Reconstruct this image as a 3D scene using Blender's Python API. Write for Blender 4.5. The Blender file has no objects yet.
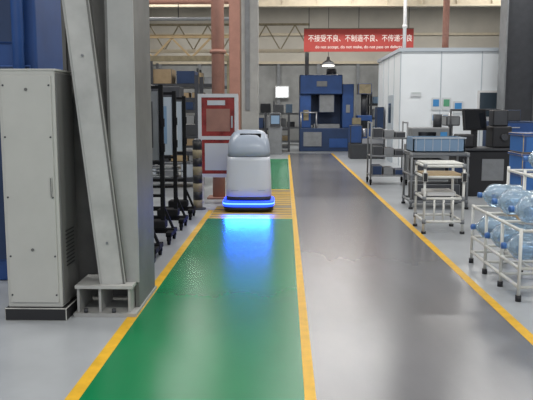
import bpy, bmesh, math, random
from mathutils import Vector, Matrix
random.seed(4)
S=bpy.context.scene
S.view_settings.view_transform='Standard'
COL=S.collection

# ---------------------------------------------------------------- materials
def mat(name,c,rough=.5,metal=0,noise=0,nscale=6,emit=None,es=0,trans=0,alpha=1,bump=0,spec=.5,c2=None,stretch=None):
    m=bpy.data.materials.new(name); m.use_nodes=True
    nt=m.node_tree; b=nt.nodes['Principled BSDF']
    b.inputs['Base Color'].default_value=(*c,1)
    b.inputs['Roughness'].default_value=rough
    b.inputs['Metallic'].default_value=metal
    b.inputs['Specular IOR Level'].default_value=spec
    b.inputs['Transmission Weight'].default_value=trans
    b.inputs['Alpha'].default_value=alpha
    if emit:
        b.inputs['Emission Color'].default_value=(*emit,1)
        b.inputs['Emission Strength'].default_value=es
    if noise or bump:
        tc=nt.nodes.new('ShaderNodeTexCoord'); mp=nt.nodes.new('ShaderNodeMapping')
        if stretch: mp.inputs['Scale'].default_value=stretch
        n=nt.nodes.new('ShaderNodeTexNoise'); n.inputs['Scale'].default_value=nscale
        n.inputs['Detail'].default_value=8; n.inputs['Roughness'].default_value=.6
        nt.links.new(tc.outputs['Object'],mp.inputs[0]); nt.links.new(mp.outputs[0],n.inputs['Vector'])
        r=nt.nodes.new('ShaderNodeValToRGB')
        lo=c2 if c2 else tuple(x*(1-noise) for x in c)
        hi=tuple(min(1,x*(1+noise*.6)) for x in c)
        r.color_ramp.elements[0].position=.3; r.color_ramp.elements[1].position=.7
        r.color_ramp.elements[0].color=(*lo,1); r.color_ramp.elements[1].color=(*hi,1)
        nt.links.new(n.outputs['Fac'],r.inputs[0])
        if noise: nt.links.new(r.outputs[0],b.inputs['Base Color'])
        if bump:
            bp=nt.nodes.new('ShaderNodeBump'); bp.inputs['Strength'].default_value=bump; bp.inputs['Distance'].default_value=.02
            nt.links.new(n.outputs['Fac'],bp.inputs['Height']); nt.links.new(bp.outputs[0],b.inputs['Normal'])
    return m
M={}
M['floor']=mat('floor_concrete',(.35,.37,.39),.28,noise=.14,nscale=1.3,spec=.5)
M['aisle']=mat('aisle_paint',(.14,.139,.15),.22,noise=.12,nscale=1.1,stretch=(1.6,.5,1),spec=.5)
M['green']=mat('green_floor_paint',(.001,.18,.06),.27,noise=.08,nscale=1.5,stretch=(1.5,.6,1),spec=.3)
M['yellow']=mat('yellow_floor_paint',(.68,.39,.02),.45,noise=.2,nscale=7,spec=.3)
M['hatch']=mat('hatch_floor_paint',(.54,.33,.03),.4,noise=.2,nscale=5,spec=.3)
M['hatchbase']=mat('hatch_base_paint',(.19,.15,.08),.35,noise=.2,nscale=3,spec=.3)
M['beige']=mat('wall_beige',(.50,.47,.41),.8,noise=.12,nscale=.8)
M['lowwall']=mat('wall_lower',(.27,.275,.27),.8,noise=.3,nscale=.8)
M['cream']=mat('crane_cream',(.55,.48,.36),.5,noise=.1)
M['ceil']=mat('ceiling_sheet',(.3,.3,.28),.8)
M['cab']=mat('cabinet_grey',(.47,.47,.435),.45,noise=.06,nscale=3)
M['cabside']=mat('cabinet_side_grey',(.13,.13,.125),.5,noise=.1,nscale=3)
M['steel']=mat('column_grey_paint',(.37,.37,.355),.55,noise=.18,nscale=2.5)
M['steeld']=mat('column_dark_grey',(.15,.148,.14),.6,noise=.25,nscale=2.5)  # darker grey for the column's side and web plates and one brace lip
M['brace']=mat('brace_light_paint',(.46,.46,.44),.5,noise=.2,nscale=3)
M['black']=mat('black_plastic',(.012,.012,.014),.5)
M['dark']=mat('dark_steel',(.04,.043,.05),.5,noise=.2)
M['rubber']=mat('rubber',(.01,.01,.01),.9,spec=.1)
M['matblack']=mat('matt_black_paint',(.012,.012,.013),.8,spec=.15)
M['blue']=mat('blue_machine_paint',(.015,.065,.23),.5,noise=.2,nscale=2)
M['navy']=mat('navy_machine_paint',(.012,.035,.10),.5,noise=.2,nscale=2)
M['bluebin']=mat('blue_bin_plastic',(.03,.13,.38),.4)
M['lblue']=mat('light_blue_plastic',(.2,.31,.45),.4)
M['white']=mat('white_paint',(.7,.7,.7),.45,noise=.05)
M['pipew']=mat('white_pipe_coat',(.66,.66,.62),.35)
M['office']=mat('office_panel_white',(.78,.82,.85),.5,noise=.04,nscale=1)
M['trim']=mat('office_trim',(.45,.5,.55),.5)
M['redbr']=mat('red_brown_paint',(.36,.18,.135),.55,noise=.15)
M['brown']=mat('brown_paint',(.2,.14,.1),.6,noise=.15)
M['red']=mat('fire_red',(.34,.05,.045),.2,noise=.45,nscale=6)
M['banner']=mat('banner_red',(.45,.06,.05),.7,noise=.08)
M['text']=mat('banner_text',(.85,.8,.75),.7,emit=(.85,.8,.75),es=.15)
M['robot']=mat('robot_white',(.64,.67,.74),.3)
M['robot2']=mat('robot_grey',(.34,.39,.47),.3)
M['led']=mat('robot_led',(.01,.03,.7),.4,emit=(.012,.06,1),es=2.5)
M['ledc']=mat('robot_led_core',(.1,.2,.9),.4,emit=(.08,.22,1),es=4)
M['screen']=mat('screen_glass',(.01,.012,.016),.1)
M['glass']=mat('window_glass',(.05,.07,.09),.08)
M['cardb']=mat('cardboard',(.3,.22,.13),.8,noise=.15)
M['wood']=mat('wood_slat',(.45,.33,.18),.6,noise=.2,nscale=4,stretch=(1,8,1))
M['mgrey']=mat('machine_grey',(.2,.21,.22),.5,noise=.15)
M['yel']=mat('safety_yellow',(.5,.33,.04),.5)
M['oldyel']=mat('worn_yellow_grey',(.25,.21,.13),.6,noise=.3)
M['lamp']=mat('lamp_glow',(1,1,1),.5,emit=(1,.95,.85),es=4)
M['daylight']=mat('window_daylight',(1,1,1),.5,emit=(.85,.95,1),es=3.5)
M['tube']=mat('added_tube_glow',(1,1,1),.5,emit=(1,.97,.92),es=2)  # glow of the added, unseen ceiling tubes
M['bottle']=mat('water_bottle_plastic',(.55,.72,.88),.15,trans=.8)
M['cap']=mat('bottle_cap',(.05,.15,.4),.4)
M['paper']=mat('paper',(.6,.63,.65),.7)
M['pblue']=mat('poster_blue',(.05,.25,.55),.6)
M['pgreen']=mat('poster_green',(.1,.35,.2),.6)
M['metal']=mat('bare_metal',(.45,.45,.47),.35,metal=.8)

# ---------------------------------------------------------------- builder
class B:
    def __init__(s,name,loc=(0,0,0),rz=0):
        s.name=name; s.loc=loc; s.rz=rz; s.bm=bmesh.new(); s.ms=[]
    def mi(s,m):
        if m not in s.ms: s.ms.append(m)
        return s.ms.index(m)
    def face(s,vs,m,smooth=False):
        f=s.bm.faces.new(vs); f.material_index=s.mi(m); f.smooth=smooth; return f
    def box(s,lo,hi,m,bev=0,mtx=None):
        c=[Vector((x,y,z)) for z in (lo[2],hi[2]) for y in (lo[1],hi[1]) for x in (lo[0],hi[0])]
        if mtx: c=[mtx@v for v in c]
        v=[s.bm.verts.new(p) for p in c]
        fs=[s.face([v[i] for i in q],m) for q in ((0,2,3,1),(4,5,7,6),(0,1,5,4),(2,6,7,3),(0,4,6,2),(1,3,7,5))]
        if bev:
            es=list({e for f in fs for e in f.edges})
            bmesh.ops.bevel(s.bm,geom=es,offset=bev,segments=2,affect='EDGES',profile=.5)
        return s
    def beam(s,p1,p2,w,h,m,up=(0,0,1)):
        p1=Vector(p1);p2=Vector(p2);d=p2-p1;L=d.length;d.normalize()
        u=Vector(up)
        if abs(d.dot(u))>.98:u=Vector((0,1,0))
        x=d.cross(u).normalized();z=x.cross(d)
        mx=Matrix((( x.x,d.x,z.x,p1.x),(x.y,d.y,z.y,p1.y),(x.z,d.z,z.z,p1.z),(0,0,0,1)))
        return s.box((-w/2,0,-h/2),(w/2,L,h/2),m,mtx=mx)
    def lathe(s,prof,o,ax,m,seg=16,cap=True):
        o=Vector(o);ax=Vector(ax).normalized()
        u=ax.orthogonal().normalized();w=ax.cross(u)
        rings=[]
        for r,t in prof:
            rings.append([s.bm.verts.new(o+ax*t+(u*math.cos(a)+w*math.sin(a))*r) for a in [2*math.pi*i/seg for i in range(seg)]])
        for a,b in zip(rings,rings[1:]):
            for i in range(seg):
                j=(i+1)%seg
                s.face([a[i],a[j],b[j],b[i]],m,True)
        if cap:
            s.face(rings[0][::-1],m); s.face(rings[-1],m)
        return s
    def cyl(s,p1,p2,r,m,seg=12,r2=None):
        d=Vector(p2)-Vector(p1)
        return s.lathe([(r,0),(r if r2 is None else r2,d.length)],p1,d,m,seg)
    def path(s,pts,r,m,seg=8):
        for a,b in zip(pts,pts[1:]): s.cyl(a,b,r,m,seg)
        for p in pts[1:-1]: s.ball(p,r,m)
        return s
    def ball(s,p,r,m,seg=8):
        prof=[(max(.0005,r*math.sin(math.pi*i/seg)),-r*math.cos(math.pi*i/seg)) for i in range(seg+1)]
        return s.lathe(prof,p,(0,0,1),m,seg+2)
    def loft(s,secs,m,n=40):
        rings=[]
        for z,hw,hd,cy,e in secs:
            rg=[]
            for i in range(n):
                a=2*math.pi*i/n; ca,sa=math.cos(a),math.sin(a)
                rg.append(s.bm.verts.new((hw*math.copysign(abs(ca)**(2/e),ca),cy+hd*math.copysign(abs(sa)**(2/e),sa),z)))
            rings.append(rg)
        for a,b in zip(rings,rings[1:]):
            for i in range(n):
                j=(i+1)%n; s.face([a[i],a[j],b[j],b[i]],m,True)
        s.face(rings[0][::-1],m); s.face(rings[-1],m)
        return s
    def caster(s,x,y,z=0,r=.05):
        s.cyl((x-.015,y,z+r),(x+.015,y,z+r),r,M['rubber'],12)
        s.box((x-.025,y-.02,z+r),(x+.025,y+.02,z+r*2+.02),M['matblack'])
        return s
    def done(s):
        bmesh.ops.recalc_face_normals(s.bm,faces=s.bm.faces[:])
        me=bpy.data.meshes.new(s.name); s.bm.to_mesh(me); s.bm.free()
        for m in s.ms: me.materials.append(m)
        o=bpy.data.objects.new(s.name,me); o.location=s.loc; o.rotation_euler=(0,0,s.rz); COL.objects.link(o); return o

# ---------------------------------------------------------------- shell
X0,X1,Y0,Y1,H=-9,15,-5,36,7.2
B('floor').box((X0,Y0,-.2),(X1,Y1,0),M['floor']).done()
B('ceiling').box((X0,Y0,H),(X1,Y1,H+.15),M['ceil']).done()
w=B('wall_back'); w.box((X0,Y1,0),(X1,Y1+.2,3.9),M['lowwall']); w.box((X0,Y1,3.9),(X1,Y1+.2,H),M['beige']); w.done()
B('wall_left').box((X0-.2,Y0,0),(X0,Y1,H),M['beige']).done()
B('wall_right').box((X1,Y0,0),(X1+.2,Y1,H),M['beige']).done()
t=B('trim_1')
for z in (3.9,5.3): t.box((X0,Y1-.12,z),(X1,Y1,z+.12),M['cream'])
for i in range(12): t.box((X0+i*2+.6,Y1-.1,0),(X0+i*2+.75,Y1,3.9),M['mgrey'])
t.done()
w=B('window_1')
w.box((-.5,Y1-.16,2.2),(.2,Y1,2.8),M['white']); w.box((-.43,Y1-.18,2.27),(.13,Y1-.15,2.73),M['daylight'])
w.done()

def strip(name,x0,x1,y0,y1,m,t=.003,z=0):
    return B(name,((x0+x1)/2,(y0+y1)/2,z)).box((-(x1-x0)/2,-(y1-y0)/2,0),((x1-x0)/2,(y1-y0)/2,t),m).done()
strip('aisle_lane',.18,1.70,Y0,26,M['aisle'],.002)
strip('green_walkway',-1.14,.115,Y0,10.25,M['green'])
strip('green_walkway',-.5,.10,14.1,23,M['green'])
strip('yellow_floor_line',-1.22,-1.14,Y0,11.1,M['yellow'],.004)
strip('yellow_floor_line',.115,.18,Y0,25,M['yellow'],.004)
strip('yellow_floor_line',1.70,1.78,Y0,26,M['yellow'],.004)
strip('yellow_floor_line',-1.14,.115,10.25,10.36,M['yellow'],.004)
strip('yellow_floor_line',-.6,.115,14.0,14.1,M['yellow'],.004)
for (xa,ya,yb) in ((-1.13,10.38,11.6),(-.75,11.65,13.98)):
    h=B('yellow_hatching'); h.box((xa,ya,0),(.11,yb,.003),M['hatchbase'])
    y=ya+.06
    while y<yb-.2:
        h.box((xa,y,.003),(.11,y+.16,.005),M['hatch']); y+=.26
    h.done()

# ---------------------------------------------------------------- left foreground
c=B('electrical_cabinet',(-1.885,5.17,0))
c.box((-.23,0,.1),(.19,.4,1.89),M['cab'],.008)
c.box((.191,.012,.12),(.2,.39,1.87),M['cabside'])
c.box((-.25,-.03,0),(.225,.42,.1),M['black'],.006)
c.box((-.205,-.012,.14),(.165,0,1.85),M['cab'],.004)
for x in (-.19,.15):
    for z in (.2,.5,.95,1.4,1.78): c.cyl((x,-.018,z),(x,-.01,z),.007,M['dark'])
for z in (.55,1.75): c.cyl((-.02,-.018,z),(-.02,-.01,z),.012,M['cabside'])
c.box((.135,-.025,.95),(.15,-.012,1.1),M['cabside'],.003)
for i in range(10): c.box((.2,.1,.4+i*.03),(.204,.3,.41+i*.03),M['black'])
c.box((-.235,-.005,1.885),(.205,.41,1.9),M['cab'],.003)
c.done()

k=B('steel_column',(-1.45,5.75,0))
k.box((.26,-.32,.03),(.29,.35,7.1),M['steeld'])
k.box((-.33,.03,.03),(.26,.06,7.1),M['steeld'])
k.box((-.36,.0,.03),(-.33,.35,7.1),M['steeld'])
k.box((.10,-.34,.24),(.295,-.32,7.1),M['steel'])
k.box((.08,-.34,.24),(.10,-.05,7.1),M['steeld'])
k.box((-.19,-.5,0),(.3,.38,.03),M['steel'])
k.box((-.18,-.48,.22),(.27,-.1,.245),M['brace'])
for x in (-.17,0,.23): k.box((x,-.46,.03),(x+.02,-.1,.22),M['steel'])
for x in (-.1,.12):
    k.cyl((x,-.47,.03),(x,-.47,.06),.018,M['dark'],6)
k.beam((.10,-.40,.24),(-.125,-.40,2.45),.2,.02,M['brace'],up=(0,1,0))
k.beam((-.125,-.40,2.45),(-.42,-.40,5.2),.2,.02,M['brace'],up=(0,1,0))
k.beam((.01,-.37,.24),(-.215,-.37,2.45),.015,.09,M['steel'],up=(0,1,0))
k.beam((.19,-.37,.24),(-.035,-.37,2.45),.015,.09,M['steeld'],up=(0,1,0))
for t_ in (.15,.8):
    x=.10-.225*t_; z=.24+2.21*t_
    k.cyl((x,-.425,z),(x,-.40,z),.01,M['mgrey'],6)
k.done()

m=B('blue_press_machine',(-3.8,7.8,0))
m.box((-1.5,-1.4,0),(1.55,1.4,4.6),M['blue'],.02)
for i in range(6): m.box((-1.4+i*.5,-1.43,.2),(-1.0+i*.5,-1.4,2.0),M['navy'],.01)
for i in range(4): m.box((-1.4+i*.75,-1.43,2.2),(-.8+i*.75,-1.4,4.3),M['navy'],.01)
m.box((1.0,-1.46,2.0),(1.1,-1.4,4.6),M['dark'])
m.cyl((1.42,-1.5,0),(1.42,-1.5,4.8),.05,M['blue'])
m.done()

# mobile display racks
for i,(y,hh,pc,qc) in enumerate([(7.4,1.95,'dark','navy'),(8.4,1.9,'mgrey','dark'),(9.4,1.85,'trim','lblue'),(10.3,1.8,'trim','white')]):
    r=B('mobile_display_rack',(-1.84,y,0))
    r.box((-.35,-.04,.11),(.5,.04,.17),M['matblack'],.005)
    for x in (-.3,.46):
        r.box((x-.035,-.22,.10),(x+.035,.22,.15),M['matblack'])
        for yy in (-.2,.2): r.caster(x,yy)
    for x in (-.3,.36):
        r.box((x-.025,-.025,.16),(x+.025,.025,hh),M['matblack'])
    r.beam((.36,0,.45),(.48,0,.17),.03,.03,M['matblack'],up=(0,1,0))
    for z in (.55,.95,hh-.05): r.box((-.3,-.015,z),(.36,.015,z+.035),M['matblack'])
    r.box((-.27,-.01,1.0),(.33,.01,hh-.08),M[pc])
    r.box((-.2,-.016,1.15),(.26,-.01,hh-.2),M[qc])
    for z in (.7,.82): r.cyl((-.28,0,z),(.34,0,z),.01,M['mgrey'],8)
    for z in (1.1,1.4): r.box((.36,-.05,z),(.40,.0,z+.1),M['matblack'])
    r.box((.12,-.12,.17),(.4,.1,.27),M['matblack'],.02)
    r.done()

# ---------------------------------------------------------------- robot
rb=B('delivery_robot',(-.575,11.2,.006))
rb.loft([(.02,.39,.35,0,5),(.085,.40,.36,0,5)],M['black'])
rb.loft([(.085,.395,.355,0,5),(.10,.41,.37,0,5),(.125,.412,.372,0,5)],M['led'])
rb.loft([(.125,.414,.374,0,5),(.147,.414,.374,0,5)],M['ledc'])
rb.loft([(.147,.412,.372,0,5),(.18,.40,.36,0,5)],M['led'])
rb.loft([(.18,.36,.32,0,5),(.235,.35,.31,0,5)],M['black'])
rb.loft([(.235,.34,.30,0,4),(.245,.362,.322,0,4),(.40,.36,.32,0,4),(.6,.352,.305,.01,4),(.8,.342,.29,.02,4),(.86,.338,.286,.025,4)],M['robot'])
rb.loft([(.86,.328,.275,.03,4),(.868,.328,.275,.03,4)],M['mgrey'])
rb.loft([(.868,.338,.288,.03,4),(.95,.338,.288,.035,3.9),(1.05,.328,.272,.055,3.6),(1.13,.310,.245,.08,3.4),(1.19,.286,.21,.10,3.2),(1.235,.252,.17,.115,3),(1.262,.21,.13,.12,2.8),(1.278,.15,.08,.125,2.6)],M['robot2'])
mx=Matrix.Translation((0.03,-.088,1.185))@Matrix.Rotation(math.radians(-35),4,'X')
rb.box((-.17,-.014,-.045),(.17,.03,.045),M['screen'],.012,mtx=mx)
rb.box((.02,-.302,.50),(.12,-.28,.525),M['robot2'],.003)
rb.box((-.27,-.318,.34),(.27,-.28,.346),M['robot2'])
for x in (-.28,.28):
    for yy in (-.22,.22): rb.cyl((x-.03,yy,.055),(x+.03,yy,.055),.05,M['rubber'])
rb=rb.done()
d=bpy.data.lights.new('underglow','AREA'); d.shape='RECTANGLE'; d.size=.7; d.size_y=.05; d.energy=14; d.color=(.01,.08,1); d.spread=math.radians(95)
o=bpy.data.objects.new('underglow',d); o.location=(0,-.42,.16); COL.objects.link(o); o.parent=rb; o.rotation_euler=(math.radians(-58),0,0)

# ---------------------------------------------------------------- bollard, fire cabinet, pipes
bo=B('hazard_bollard',(-1.41,11.25,0))
bo.cyl((0,0,0),(0,0,.02),.13,M['dark'],20)
for i in range(8):
    bo.cyl((0,0,.02+i*.135),(0,0,.02+(i+1)*.135),.075,M['black'] if i%2 else M['oldyel'],20)
bo.lathe([(.075,0),(.06,.03),(.02,.045)],(0,0,1.10),(0,0,1),M['dark'],20)
bo.done()
f=B('fire_hose_cabinet',(-1.13,11.9,0))
for a in ((-.34,-.28),(.28,.34)): f.box((a[0],-.02,0),(a[1],.24,.48),M['white'])
f.box((-.33,0,.46),(.33,.24,1.86),M['white'],.01)
f.box((-.34,-.03,.46),(-.28,0,1.87),M['white']); f.box((.28,-.03,.46),(.34,0,1.87),M['white'])
for z in (.46,1.1,1.81): f.box((-.28,-.03,z),(.28,0,z+.06),M['white'])
f.box((-.28,-.01,1.15),(.28,.0,1.82),M['red'])
f.box((-.28,-.01,.51),(.28,0,1.1),M['red'])
f.box((-.23,-.02,.58),(.23,-.008,1.04),M['paper'])
f.box((-.2,-.016,1.24),(.2,-.008,1.62),M['redbr'])
f.box((-.18,-.022,1.68),(.12,-.012,1.76),M['paper'])
f.box((.22,-.045,1.3),(.25,-.03,1.5),M['metal'])
f.done()
p=B('red_brown_pipe_column',(-1.2,12.7,0)); p.cyl((0,0,0),(0,0,7.1),.115,M['redbr'],20); p.box((-.2,-.2,0),(.2,.2,.03),M['redbr'])
for z in (2.6,4.6): p.cyl((0,0,z),(0,0,z+.06),.145,M['redbr'],20)
p.done()
p=B('brown_steel_post',(-1.02,14.6,0)); p.box((-.12,-.12,0),(.1,.12,7.1),M['redbr'],.01); p.box((-.18,-.18,0),(.16,.18,.03),M['brown']); p.box((.1,-.07,0),(.12,.07,7.1),M['brown']); p.done()
p=B('concrete_column',(-.86,16.5,0)); p.box((-.24,-.24,0),(.24,.24,7.1),M['steel'],.02)
p.box((-.27,-.27,0),(.27,.27,.5),M['yel'],.02); p.box((-.05,-.27,1.6),(.05,-.24,7.1),M['mgrey']); p.done()

# ---------------------------------------------------------------- back area
def storage_rack(loc,w,d,hh,n,cols,rz=0,post='dark',name='storage_rack'):
    r=B(name,loc,rz)
    for x in (-w/2,0,w/2):
        for y in (-d/2,d/2): r.box((x-.04,y-.04,0),(x+.04,y+.04,hh),M[post])
    for i in range(n):
        z=.12+i*(hh-.1)/n
        r.box((-w/2,-d/2-.02,z),(w/2,d/2,z+.08),M[post])
        x=-w/2+.08
        while x<w/2-.25:
            bw=random.uniform(.25,.6); bh=random.uniform(.4,.85)*(hh/n-.15)
            if x+bw>w/2-.05: break
            r.box((x,-d/2+.05,z+.08),(x+bw,d/2-.1,z+.08+bh),M[random.choice(cols)],.01)
            x+=bw+random.uniform(.03,.15)
    r.done()
storage_rack((-2.95,14.8,0),2.3,.8,2.3,4,['dark','mgrey','trim','white'])
storage_rack((-3.6,19.5,0),3.4,.9,2.9,4,['cardb','dark','mgrey','navy','wood'])
storage_rack((-.75,27.5,0),1.8,.9,1.5,2,['mgrey','dark','lblue','navy'])
storage_rack((-3.4,28,0),3.0,.9,3.2,4,['mgrey','dark','wood','cardb'])
storage_rack((4.15,28.5,0),1.5,.9,2.3,4,['bluebin','mgrey','navy','lblue'])
storage_rack((-.5,32.5,0),2.6,.9,2.0,3,['dark','mgrey','wood','lblue'],post='mgrey')

m=B('blue_stamping_machine',(1.62,28,0))
m.box((-1.05,-.7,0),(1.05,.7,.9),M['navy'],.02)
m.box((-1.05,-.5,.9),(-.6,.6,2.95),M['blue'],.02); m.box((.6,-.5,.9),(1.05,.6,2.6),M['blue'],.02)
m.box((-1.05,-.6,2.2),(.6,.6,2.95),M['blue'],.03)
m.box((-.3,-.5,1.5),(.3,.3,2.2),M['mgrey'],.02); m.box((-.5,-.6,.9),(.5,.5,1.05),M['mgrey'])
m.box((-.6,.3,1.0),(.6,.5,2.2),M['navy'])
m.box((-.9,-.53,1.2),(-.7,-.5,1.6),M['oldyel']); m.box((.75,-.53,1.5),(.9,-.5,1.8),M['mgrey'])
m.box((-.4,-.63,2.5),(.0,-.6,2.7),M['mgrey']); m.cyl((.2,0,2.95),(.2,0,3.2),.2,M['dark'])
m.path([(-1.0,-.65,.9),(-1.0,-.65,1.5),(-.4,-.65,1.5),(-.4,-.65,.9)],.03,M['metal'])
m.box((-.9,-.73,.2),(-.2,-.7,.75),M['mgrey']); m.box((.1,-.73,.15),(.8,-.7,.5),M['blue'])
m.done()
m=B('hydraulic_unit',(3.05,27.4,0)); m.box((-.28,-.4,0),(.28,.4,1.4),M['blue'],.03); m.box((-.2,-.42,.9),(.2,-.4,1.2),M['screen']); m.cyl((0,0,1.4),(0,0,2.2),.12,M['dark']); m.box((-.25,-.3,2.2),(.25,.3,2.6),M['oldyel'],.02); m.done()
m=B('grey_lathe_machine',(2.75,23.5,0))
m.box((-.6,-.4,0),(.5,.4,.5),M['dark'],.02); m.box((-.6,-.3,.5),(-.2,.3,1.1),M['blue'],.03)
m.box((-.2,-.2,.5),(.5,.2,.65),M['metal']); m.cyl((-.2,0,.85),(-.05,0,.85),.15,M['metal']); m.box((.2,-.15,.65),(.4,.15,1.0),M['mgrey'],.02)
m.box((.25,-.3,.65),(.5,.1,1.7),M['navy'],.02); m.box((-.55,-.32,1.12),(-.25,-.25,1.35),M['oldyel'],.01)
m.done()
m=B('grey_parts_bin',(-1.0,24.2,0)); m.box((-.4,-.4,.1),(.4,.4,.14),M['mgrey'])
for (a,b) in (((-.4,-.4,.1),(.4,-.36,.75)),((-.4,.36,.1),(.4,.4,.75)),((-.4,-.4,.1),(-.36,.4,.75)),((.36,-.4,.1),(.4,.4,.75))): m.box(a,b,M['trim'])
for x in (-.35,.35):
    for y in (-.35,.35): m.box((x-.04,y-.04,0),(x+.04,y+.04,.1),M['dark'])
m.done()
m=B('control_console',(-.35,25.6,0)); m.box((-.25,-.2,0),(.25,.2,1.0),M['mgrey'],.02); m.box((-.2,-.25,1.0),(.2,.1,1.5),M['dark'],.02); m.box((-.15,-.26,1.1),(.15,-.25,1.4),M['lblue']); m.done()

# overhead steel
g=B('overhead_crane_girder',(3,25,5.15))
g.box((-11.95,-.15,0),(11.95,.15,.05),M['cream']); g.box((-11.95,-.03,.05),(11.95,.03,.5),M['cream']); g.box((-11.95,-.15,.5),(11.95,.15,.56),M['cream'])
for i in range(20): g.box((-11.5+i*1.2,-.13,.05),(-11.47+i*1.2,.13,.5),M['cream'])
for x in (-11.8,11.8): g.box((x-.12,-.12,-5.15),(x+.12,.12,0),M['cream'])
g.done()
g=B('roof_truss',(-2.2,29.5,3.95))
g.box((-6.75,-.08,0),(3.2,.08,.14),M['cream']); g.box((-6.75,-.08,1.1),(3.2,.08,1.18),M['oldyel'])
for i in range(8):
    x=-6.4+i*1.2
    g.beam((x,0,.1),(x+.6,0,1.12),.05,.05,M['oldyel'],up=(0,1,0)); g.beam((x+.6,0,1.12),(x+1.2,0,.1),.05,.05,M['oldyel'],up=(0,1,0))
for x in (-6.6,3.1): g.box((x-.08,-.07,-3.95),(x+.08,.07,0),M['mgrey'])
g.done()
g=B('steel_beam',(-4.9,22,3.1)); g.box((-4.05,-.1,0),(3.2,.1,.16),M['oldyel']); g.box((3.1,-.08,-3.1),(3.25,.08,.16),M['oldyel'])
for i in range(6): g.beam((-4+i*1.2,0,.1),(-3.4+i*1.2,0,.7),.06,.06,M['wood'],up=(0,1,0)); g.beam((-3.4+i*1.2,0,.7),(-2.8+i*1.2,0,.1),.06,.06,M['wood'],up=(0,1,0))
g.box((-4.05,-.06,.7),(3.2,.06,.8),M['wood']); g.done()
p=B('overhead_pipe',(0,21,0)); p.cyl((-8.9,0,4.75),(-1.5,0,4.75),.08,M['redbr'],12); p.cyl((-8.9,.4,4.3),(-1.5,.4,4.3),.05,M['mgrey'],12)
for x in (-6,-3.2,-1.6): p.cyl((x,0,4.7),(x,0,7.19),.015,M['dark'],6); p.cyl((x,.4,4.3),(x,.4,7.19),.015,M['dark'],6)
p.cyl((-6.2,0,0),(-6.2,0,4.75),.08,M['redbr'],12)
p.done()

# banner
e=bpy.data.objects.new('slogan_banner',None); e.location=(2.66,26,3.70); COL.objects.link(e)
bb=B('cloth').box((-1.98,-.02,0),(1.98,.02,.82),M['banner']).done(); bb.parent=e
fr=B('hangers')
for x in (-1.8,0,1.8): fr.cyl((x,0,.8),(x,0,3.48),.012,M['dark'],6)
fr.box((-1.98,-.03,.80),(1.98,.03,.84),M['brown']); fr=fr.done(); fr.parent=e
cu=bpy.data.curves.new('lettering','FONT'); cu.body='不接受不良、不制造不良、不传递不良'; cu.extrude=.004; cu.align_x='CENTER'; cu.size=.3
to=bpy.data.objects.new('lettering',cu); COL.objects.link(to); cu.materials.append(M['text'])
bpy.context.view_layer.update()
s=3.75/max(.1,to.dimensions.x)
to.scale=(s,s*1.2,1); to.rotation_euler=(math.pi/2,0,0); to.location=(0.05,-.03,.38); to.parent=e
cu2=bpy.data.curves.new('subtitle','FONT'); cu2.body='do not accept, do not make, do not pass on defects'; cu2.size=.15; cu2.align_x='CENTER'; cu2.materials.append(M['text'])
t2=bpy.data.objects.new('subtitle',cu2); COL.objects.link(t2); t2.rotation_euler=(math.pi/2,0,0); t2.location=(0,-.03,.12); t2.parent=e

# office cabin
o=B('office_cabin',(0,0,0))
x0,x1,y0,y1,hh=3.3,12,20.4,25.2,3.25
o.box((x0,y0,0),(x1,y1,hh),M['office'])
o.box((x0-.05,y0-.05,hh),(x1+.05,y1+.05,hh+.1),M['trim'])
for i in range(8):
    o.box((x0+i*1.15-.012,y0-.012,0),(x0+i*1.15+.012,y0,hh),M['trim'])
for i in range(5): o.box((x0-.012,y0+i*1.15,0),(x0,y0+i*1.15+.02,hh),M['trim'])
o.box((5.5,y0-.05,1.35),(9.5,y0,2.15),M['white'])
for i in range(4): o.box((5.56+i*.98,y0-.07,1.41),(6.46+i*.98,y0-.04,2.09),M['glass'])
for (a,b,z0,z1,mm) in ((4.2,4.45,1.6,1.95,'pblue'),(4.5,4.75,1.6,1.95,'pgreen'),(4.82,5.1,1.5,1.85,'pblue'),(4.2,4.42,1.2,1.5,'pblue'),(4.5,4.72,1.2,1.5,'lblue'),(3.6,3.9,1.98,2.1,'pgreen')):
    o.box((a,y0-.03,z0),(b,y0-.012,z1),M['paper']); o.box((a+.04,y0-.035,z0+.1),(b-.04,y0-.03,z1-.05) if z1-z0>.2 else (b-.04,y0-.03,z0+.105),M[mm])
o.box((x0-.04,21.6,0),(x0,22.5,2.05),M['trim']); o.box((x0-.05,21.8,1.2),(x0-.04,22.3,1.8),M['glass'])
o.done()
p=B('drain_pipe',(4.05,24.4,3.36)); p.cyl((0,0,0),(0,0,3.75),.06,M['white'],12); p.cyl((0,0,1),(0,0,1.1),.08,M['white'],12); p.cyl((0,0,0),(0,0,.05),.12,M['white'],12); p.done()
p=B('red_brown_pipe_column',(4.9,22,3.36)); p.cyl((0,0,0),(0,0,3.7),.1,M['redbr'],12); p.box((-.2,-.2,0),(.2,.2,.03),M['redbr']); p.done()
p=B('dark_steel_column',(6.3,19.4,0))
p.box((-.45,-.3,0),(-.41,.3,7.1),M['mgrey']); p.box((.41,-.3,0),(.45,.3,7.1),M['mgrey']); p.box((-.41,-.05,0),(.41,.05,7.1),M['dark'])
p.box((-.5,-.4,0),(.5,.4,.04),M['mgrey']); p.done()

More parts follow.
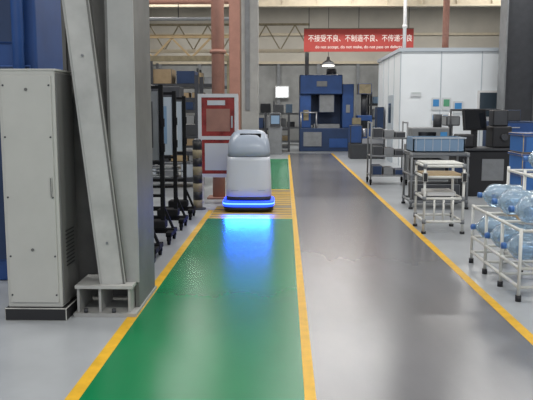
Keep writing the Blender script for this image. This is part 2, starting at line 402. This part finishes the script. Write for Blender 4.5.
# ---------------------------------------------------------------- right-hand carts
c=B('tubular_parts_trolley',(2.22,15.3,0))
for x in (-.38,.38):
    for y in (-.3,.3):
        c.cyl((x,y,.1),(x,y,1.35),.018,M['mgrey'],8); c.caster(x,y)
for z in (.2,.62,1.0):
    for y in (-.3,.3): c.cyl((-.38,y,z),(.38,y,z),.015,M['mgrey'],8)
    for x in (-.38,.38): c.cyl((x,-.3,z),(x,.3,z),.015,M['mgrey'],8)
    c.box((-.37,-.29,z),(.37,.29,z+.015),M['mgrey'])
for z,mm in ((.635,'dark'),(.215,'navy'),(1.015,'dark')):
    for i in range(3): c.box((-.34+i*.24,-.26,z),(-.13+i*.24,.2,z+.2-.04*i),M[mm] if i!=1 else M['mgrey'],.01)
for x in (-.38,.38): c.cyl((x,-.3,1.33),(x,.3,1.33),.015,M['mgrey'],8)
c.done()

def pipe_frame(c,w,d,hh,zs,m,r=.016):
    for x in (-w/2,w/2):
        for y in (-d/2,d/2): c.cyl((x,y,0),(x,y,hh),r,m,10); c.cyl((x,y,0),(x,y,.03),r*1.8,M['black'],10)
    for z in zs:
        for y in (-d/2,d/2):
            c.cyl((-w/2,y,z),(w/2,y,z),r,m,10)
            for x in (-w/2,w/2): c.cyl((x,y,z-.03),(x,y,z+.03),r*1.5,M['mgrey'],10)
        for x in (-w/2,w/2): c.cyl((x,-d/2,z),(x,d/2,z),r,m,10)

c=B('white_pipe_stand',(2.06,9.35,0))
pipe_frame(c,.5,.6,.90,(.16,.46,.74,.88),M['pipew'],.018)
for i in range(5): c.box((-.25,-.28+i*.12,.90),(.25,-.22+i*.12,.92),M['pipew'],.004)
c.box((-.24,-.28,.755),(.24,.28,.775),M['wood'])
c.box((-.2,-.2,.48),(.18,.2,.54),M['white'],.01)
for x in (-.12,0,.12): c.cyl((x,-.3,.16),(x,-.3,.46),.014,M['pipew'],8)
for x in (-.25,.25): c.box((x-.03,-.34,.68),(x+.03,-.28,.8),M['black'],.005)
c.done()
c=B('bin_workbench',(2.5,11.7,0))
pipe_frame(c,.9,.7,.9,(.12,.55,.88),M['mgrey'],.02)
c.box((-.47,-.37,.89),(.47,.37,.92),M['mgrey']); c.box((-.45,-.35,.56),(.45,.35,.58),M['dark'])
x,X=-.43,.40
c.box((x,-.33,.92),(X,.3,.94),M['lblue'])
for (a,b) in (((x,-.33,.92),(x+.02,.3,1.16)),((X-.02,-.33,.92),(X,.3,1.16)),((x,-.33,.92),(X,-.31,1.16)),((x,.28,.92),(X,.3,1.16))): c.box(a,b,M['lblue'])
c.box((x-.015,-.345,1.14),(X+.015,-.325,1.165),M['trim'])
for i in range(6): c.box((x+.04+i*.135,-.337,.94),(x+.05+i*.135,-.33,1.14),M['trim'])
c.box((x+.05,-.25,.94),(X-.1,.2,1.1),M['dark'])
c.box((-.4,-.3,.58),(.1,.2,.8),M['dark'],.01); c.box((.15,-.3,.58),(.4,.2,.75),M['navy'],.01)
c.box((-.4,-.3,.13),(.35,.2,.4),M['dark'],.01)
c.done()

m=B('test_workstation',(3.65,13.4,0))
m.box((-.45,-.35,0),(.55,.35,.85),M['black'],.02); m.box((-.5,-.4,.85),(.6,.38,.9),M['dark'],.01)
m.box((-.12,-.05,.9),(-.02,.05,1.25),M['black'])
mx=Matrix.Translation((-.1,-.1,1.42))@Matrix.Rotation(math.radians(25),4,'Z')@Matrix.Rotation(math.radians(-8),4,'X')
m.box((-.26,-.03,-.2),(.26,.03,.2),M['black'],.01,mtx=mx); m.box((-.23,-.036,-.17),(.23,-.03,.17),M['screen'],mtx=mx)
m.box((.2,-.3,.9),(.55,.2,1.3),M['black'],.03); m.cyl((.4,-.3,1.1),(.4,-.36,1.1),.06,M['dark'])
m.box((.22,-.2,1.3),(.5,.1,1.6),M['dark'],.02)
m.path([(-.45,.3,.9),(-.45,.3,1.6),(.5,.3,1.6),(.5,.3,.9)],.02,M['dark'])
m.box((-.44,-.32,.9),(-.14,.1,1.15),M['black'],.03)
m.path([(-.3,-.3,1.1),(-.35,-.36,.7),(-.25,-.38,.4),(-.3,-.36,.1)],.015,M['dark'])
m.box((.0,-.37,.3),(.4,-.35,.7),M['mgrey'])
m.done()
m=B('white_test_machine',(3.35,16.5,0)); m.box((-.5,-.4,0),(.5,.4,.8),M['mgrey'],.02); m.box((-.45,-.35,.8),(.45,.35,1.2),M['mgrey'],.03); m.box((-.3,-.37,.85),(.1,-.35,1.1),M['screen']); m.box((.2,-.37,.9),(.35,-.35,1.1),M['pblue']); m.cyl((.2,0,1.2),(.2,0,1.5),.1,M['dark']); m.done()
m=B('drill_press',(4.25,18.3,0)); m.box((-.3,-.3,0),(.3,.3,.75),M['dark'],.02); m.cyl((.05,.1,.75),(.05,.1,1.5),.06,M['metal']); m.box((-.15,-.3,1.2),(.2,.25,1.45),M['mgrey'],.03); m.cyl((0,-.15,1.0),(0,-.15,1.2),.03,M['metal']); m.box((-.2,-.25,.85),(.2,.2,.89),M['dark']); m.done()
m=B('blue_tool_cabinet',(5.1,16.2,0)); m.box((-.5,-.3,.05),(.5,.3,1.35),M['navy'],.02)
for i in range(5): m.box((-.46,-.32,.1+i*.25),(.46,-.3,.31+i*.25),M['blue'],.005); m.box((-.15,-.34,.2+i*.25),(.15,-.32,.22+i*.25),M['metal'])
for x in (-.4,.4): m.box((x-.05,-.25,0),(x+.05,.25,.05),M['dark'])
m.box((-.3,-.2,1.35),(.2,.2,1.6),M['dark'],.01); m.done()
m=B('blue_crate_stack',(3.75,10.4,0))
m.box((-.4,-.4,.0),(.4,.4,.12),M['wood'],.005)
for i in range(4):
    z=.12+i*.29
    m.box((-.35,-.3,z),(.35,.3,z+.25),M['bluebin'],.01); m.box((-.37,-.32,z+.24),(.37,.32,z+.28),M['blue'],.005)
    for j in range(5): m.box((-.33+j*.15,-.31,z+.03),(-.31+j*.15,-.3,z+.23),M['blue'])
m.done()

# water bottle rack
c=B('water_bottle_rack',(2.42,6.55,0))
for x in (-.45,-.1,.45):
    for y in (-.75,-.25,.25,.75):
        c.cyl((x,y,.03),(x,y,.62 if x<-.3 else 1.02),.015,M['pipew'],10); c.cyl((x,y,0),(x,y,.05),.025,M['black'],10)
for z in (.12,.28,.6):
    for x in (-.45,-.1,.45): c.cyl((x,-.75,z),(x,.75,z),.015,M['pipew'],10)
    for y in (-.75,-.25,.25,.75): c.cyl((-.45,y,z),(.45,y,z),.013,M['pipew'],10)
for z in (.98,):
    for x in (-.1,.45): c.cyl((x,-.75,z),(x,.75,z),.015,M['pipew'],10)
    for y in (-.75,-.25,.25,.75): c.cyl((-.1,y,z),(.45,y,z),.013,M['pipew'],10)
c.done()
K=.88
prof=[(r*K,t*K) for r,t in [(.02,0),(.11,0),(.133,.02),(.135,.1),(.128,.12),(.135,.14),(.135,.22),(.128,.24),(.135,.26),(.135,.33),(.12,.38),(.06,.43),(.03,.45),(.028,.49)]]
def bottle(x,y,z,ax):
    b=B('water_bottle',(x,y,z)); b.lathe(prof,(0,0,0),ax,M['bottle'],20)
    b.lathe([(.033*K,.47*K),(.033*K,.51*K),(.02,.515*K)],(0,0,0),ax,M['cap'],14); b.done()
for y in (6.05,6.55,7.05):
    bottle(2.34,y,.415,(-1,0,.03))
    bottle(2.40,y+.02,.735,(-1,0,.03))
    if y>6.2: bottle(2.84,y+.02,1.115,(-1,0,.0))

# ---------------------------------------------------------------- lamps
def hb(x,y,z,e,sx=3.2,sy=.5,col=(1,.98,.95)):  # unseen fixture with area light, added to light the roofed hall
    L=B('added_ceiling_lamp',(x,y,z)); L.box((-sx/2,-.15,0),(sx/2,.15,.08),M['white'])
    for q in (-.07,.07): L.cyl((-sx/2+.05,q,-.03),(sx/2-.05,q,-.03),.025,M['tube'],8)
    for q in (-sx/3,sx/3): L.cyl((q,0,.08),(q,0,H-z),.01,M['dark'],6)
    L=L.done()
    d=bpy.data.lights.new('added_ceiling_light','AREA'); d.shape='RECTANGLE'; d.size=sx; d.size_y=sy; d.energy=e; d.color=col
    o=bpy.data.objects.new('added_ceiling_light',d); o.location=(0,0,-.1); COL.objects.link(o); o.parent=L
for y in (0,6,12,18):
    for x in (-4,1,6): hb(x,y,6.7,155)
for y in (23,32):
    for x in (-4,2,8): hb(x,y,6.7,220,col=(1,.98,.95))
L=B('pendant_lamp',(1.6,26.5,3.25)); L.lathe([(.28,0),(.2,.1),(.06,.2),(.05,.3)],(0,0,0),(0,0,1),M['mgrey'],16); L.cyl((0,0,-.04),(0,0,.0),.22,M['lamp'],16); L.cyl((0,0,.3),(0,0,3.94),.01,M['dark'],6); L.done()

wd=bpy.data.worlds.new('World'); S.world=wd; wd.use_nodes=True
wd.node_tree.nodes['Background'].inputs[0].default_value=(.85,.9,1,1); wd.node_tree.nodes['Background'].inputs[1].default_value=.95

# ---------------------------------------------------------------- camera
cd=bpy.data.cameras.new('camera'); cam=bpy.data.objects.new('camera',cd); COL.objects.link(cam)
cd.sensor_width=36; cd.lens=700/533*36; cd.clip_start=.05
cam.location=(0,0,1.6); cam.rotation_euler=(math.radians(90-7.33),0,math.radians(1.5)); S.camera=cam
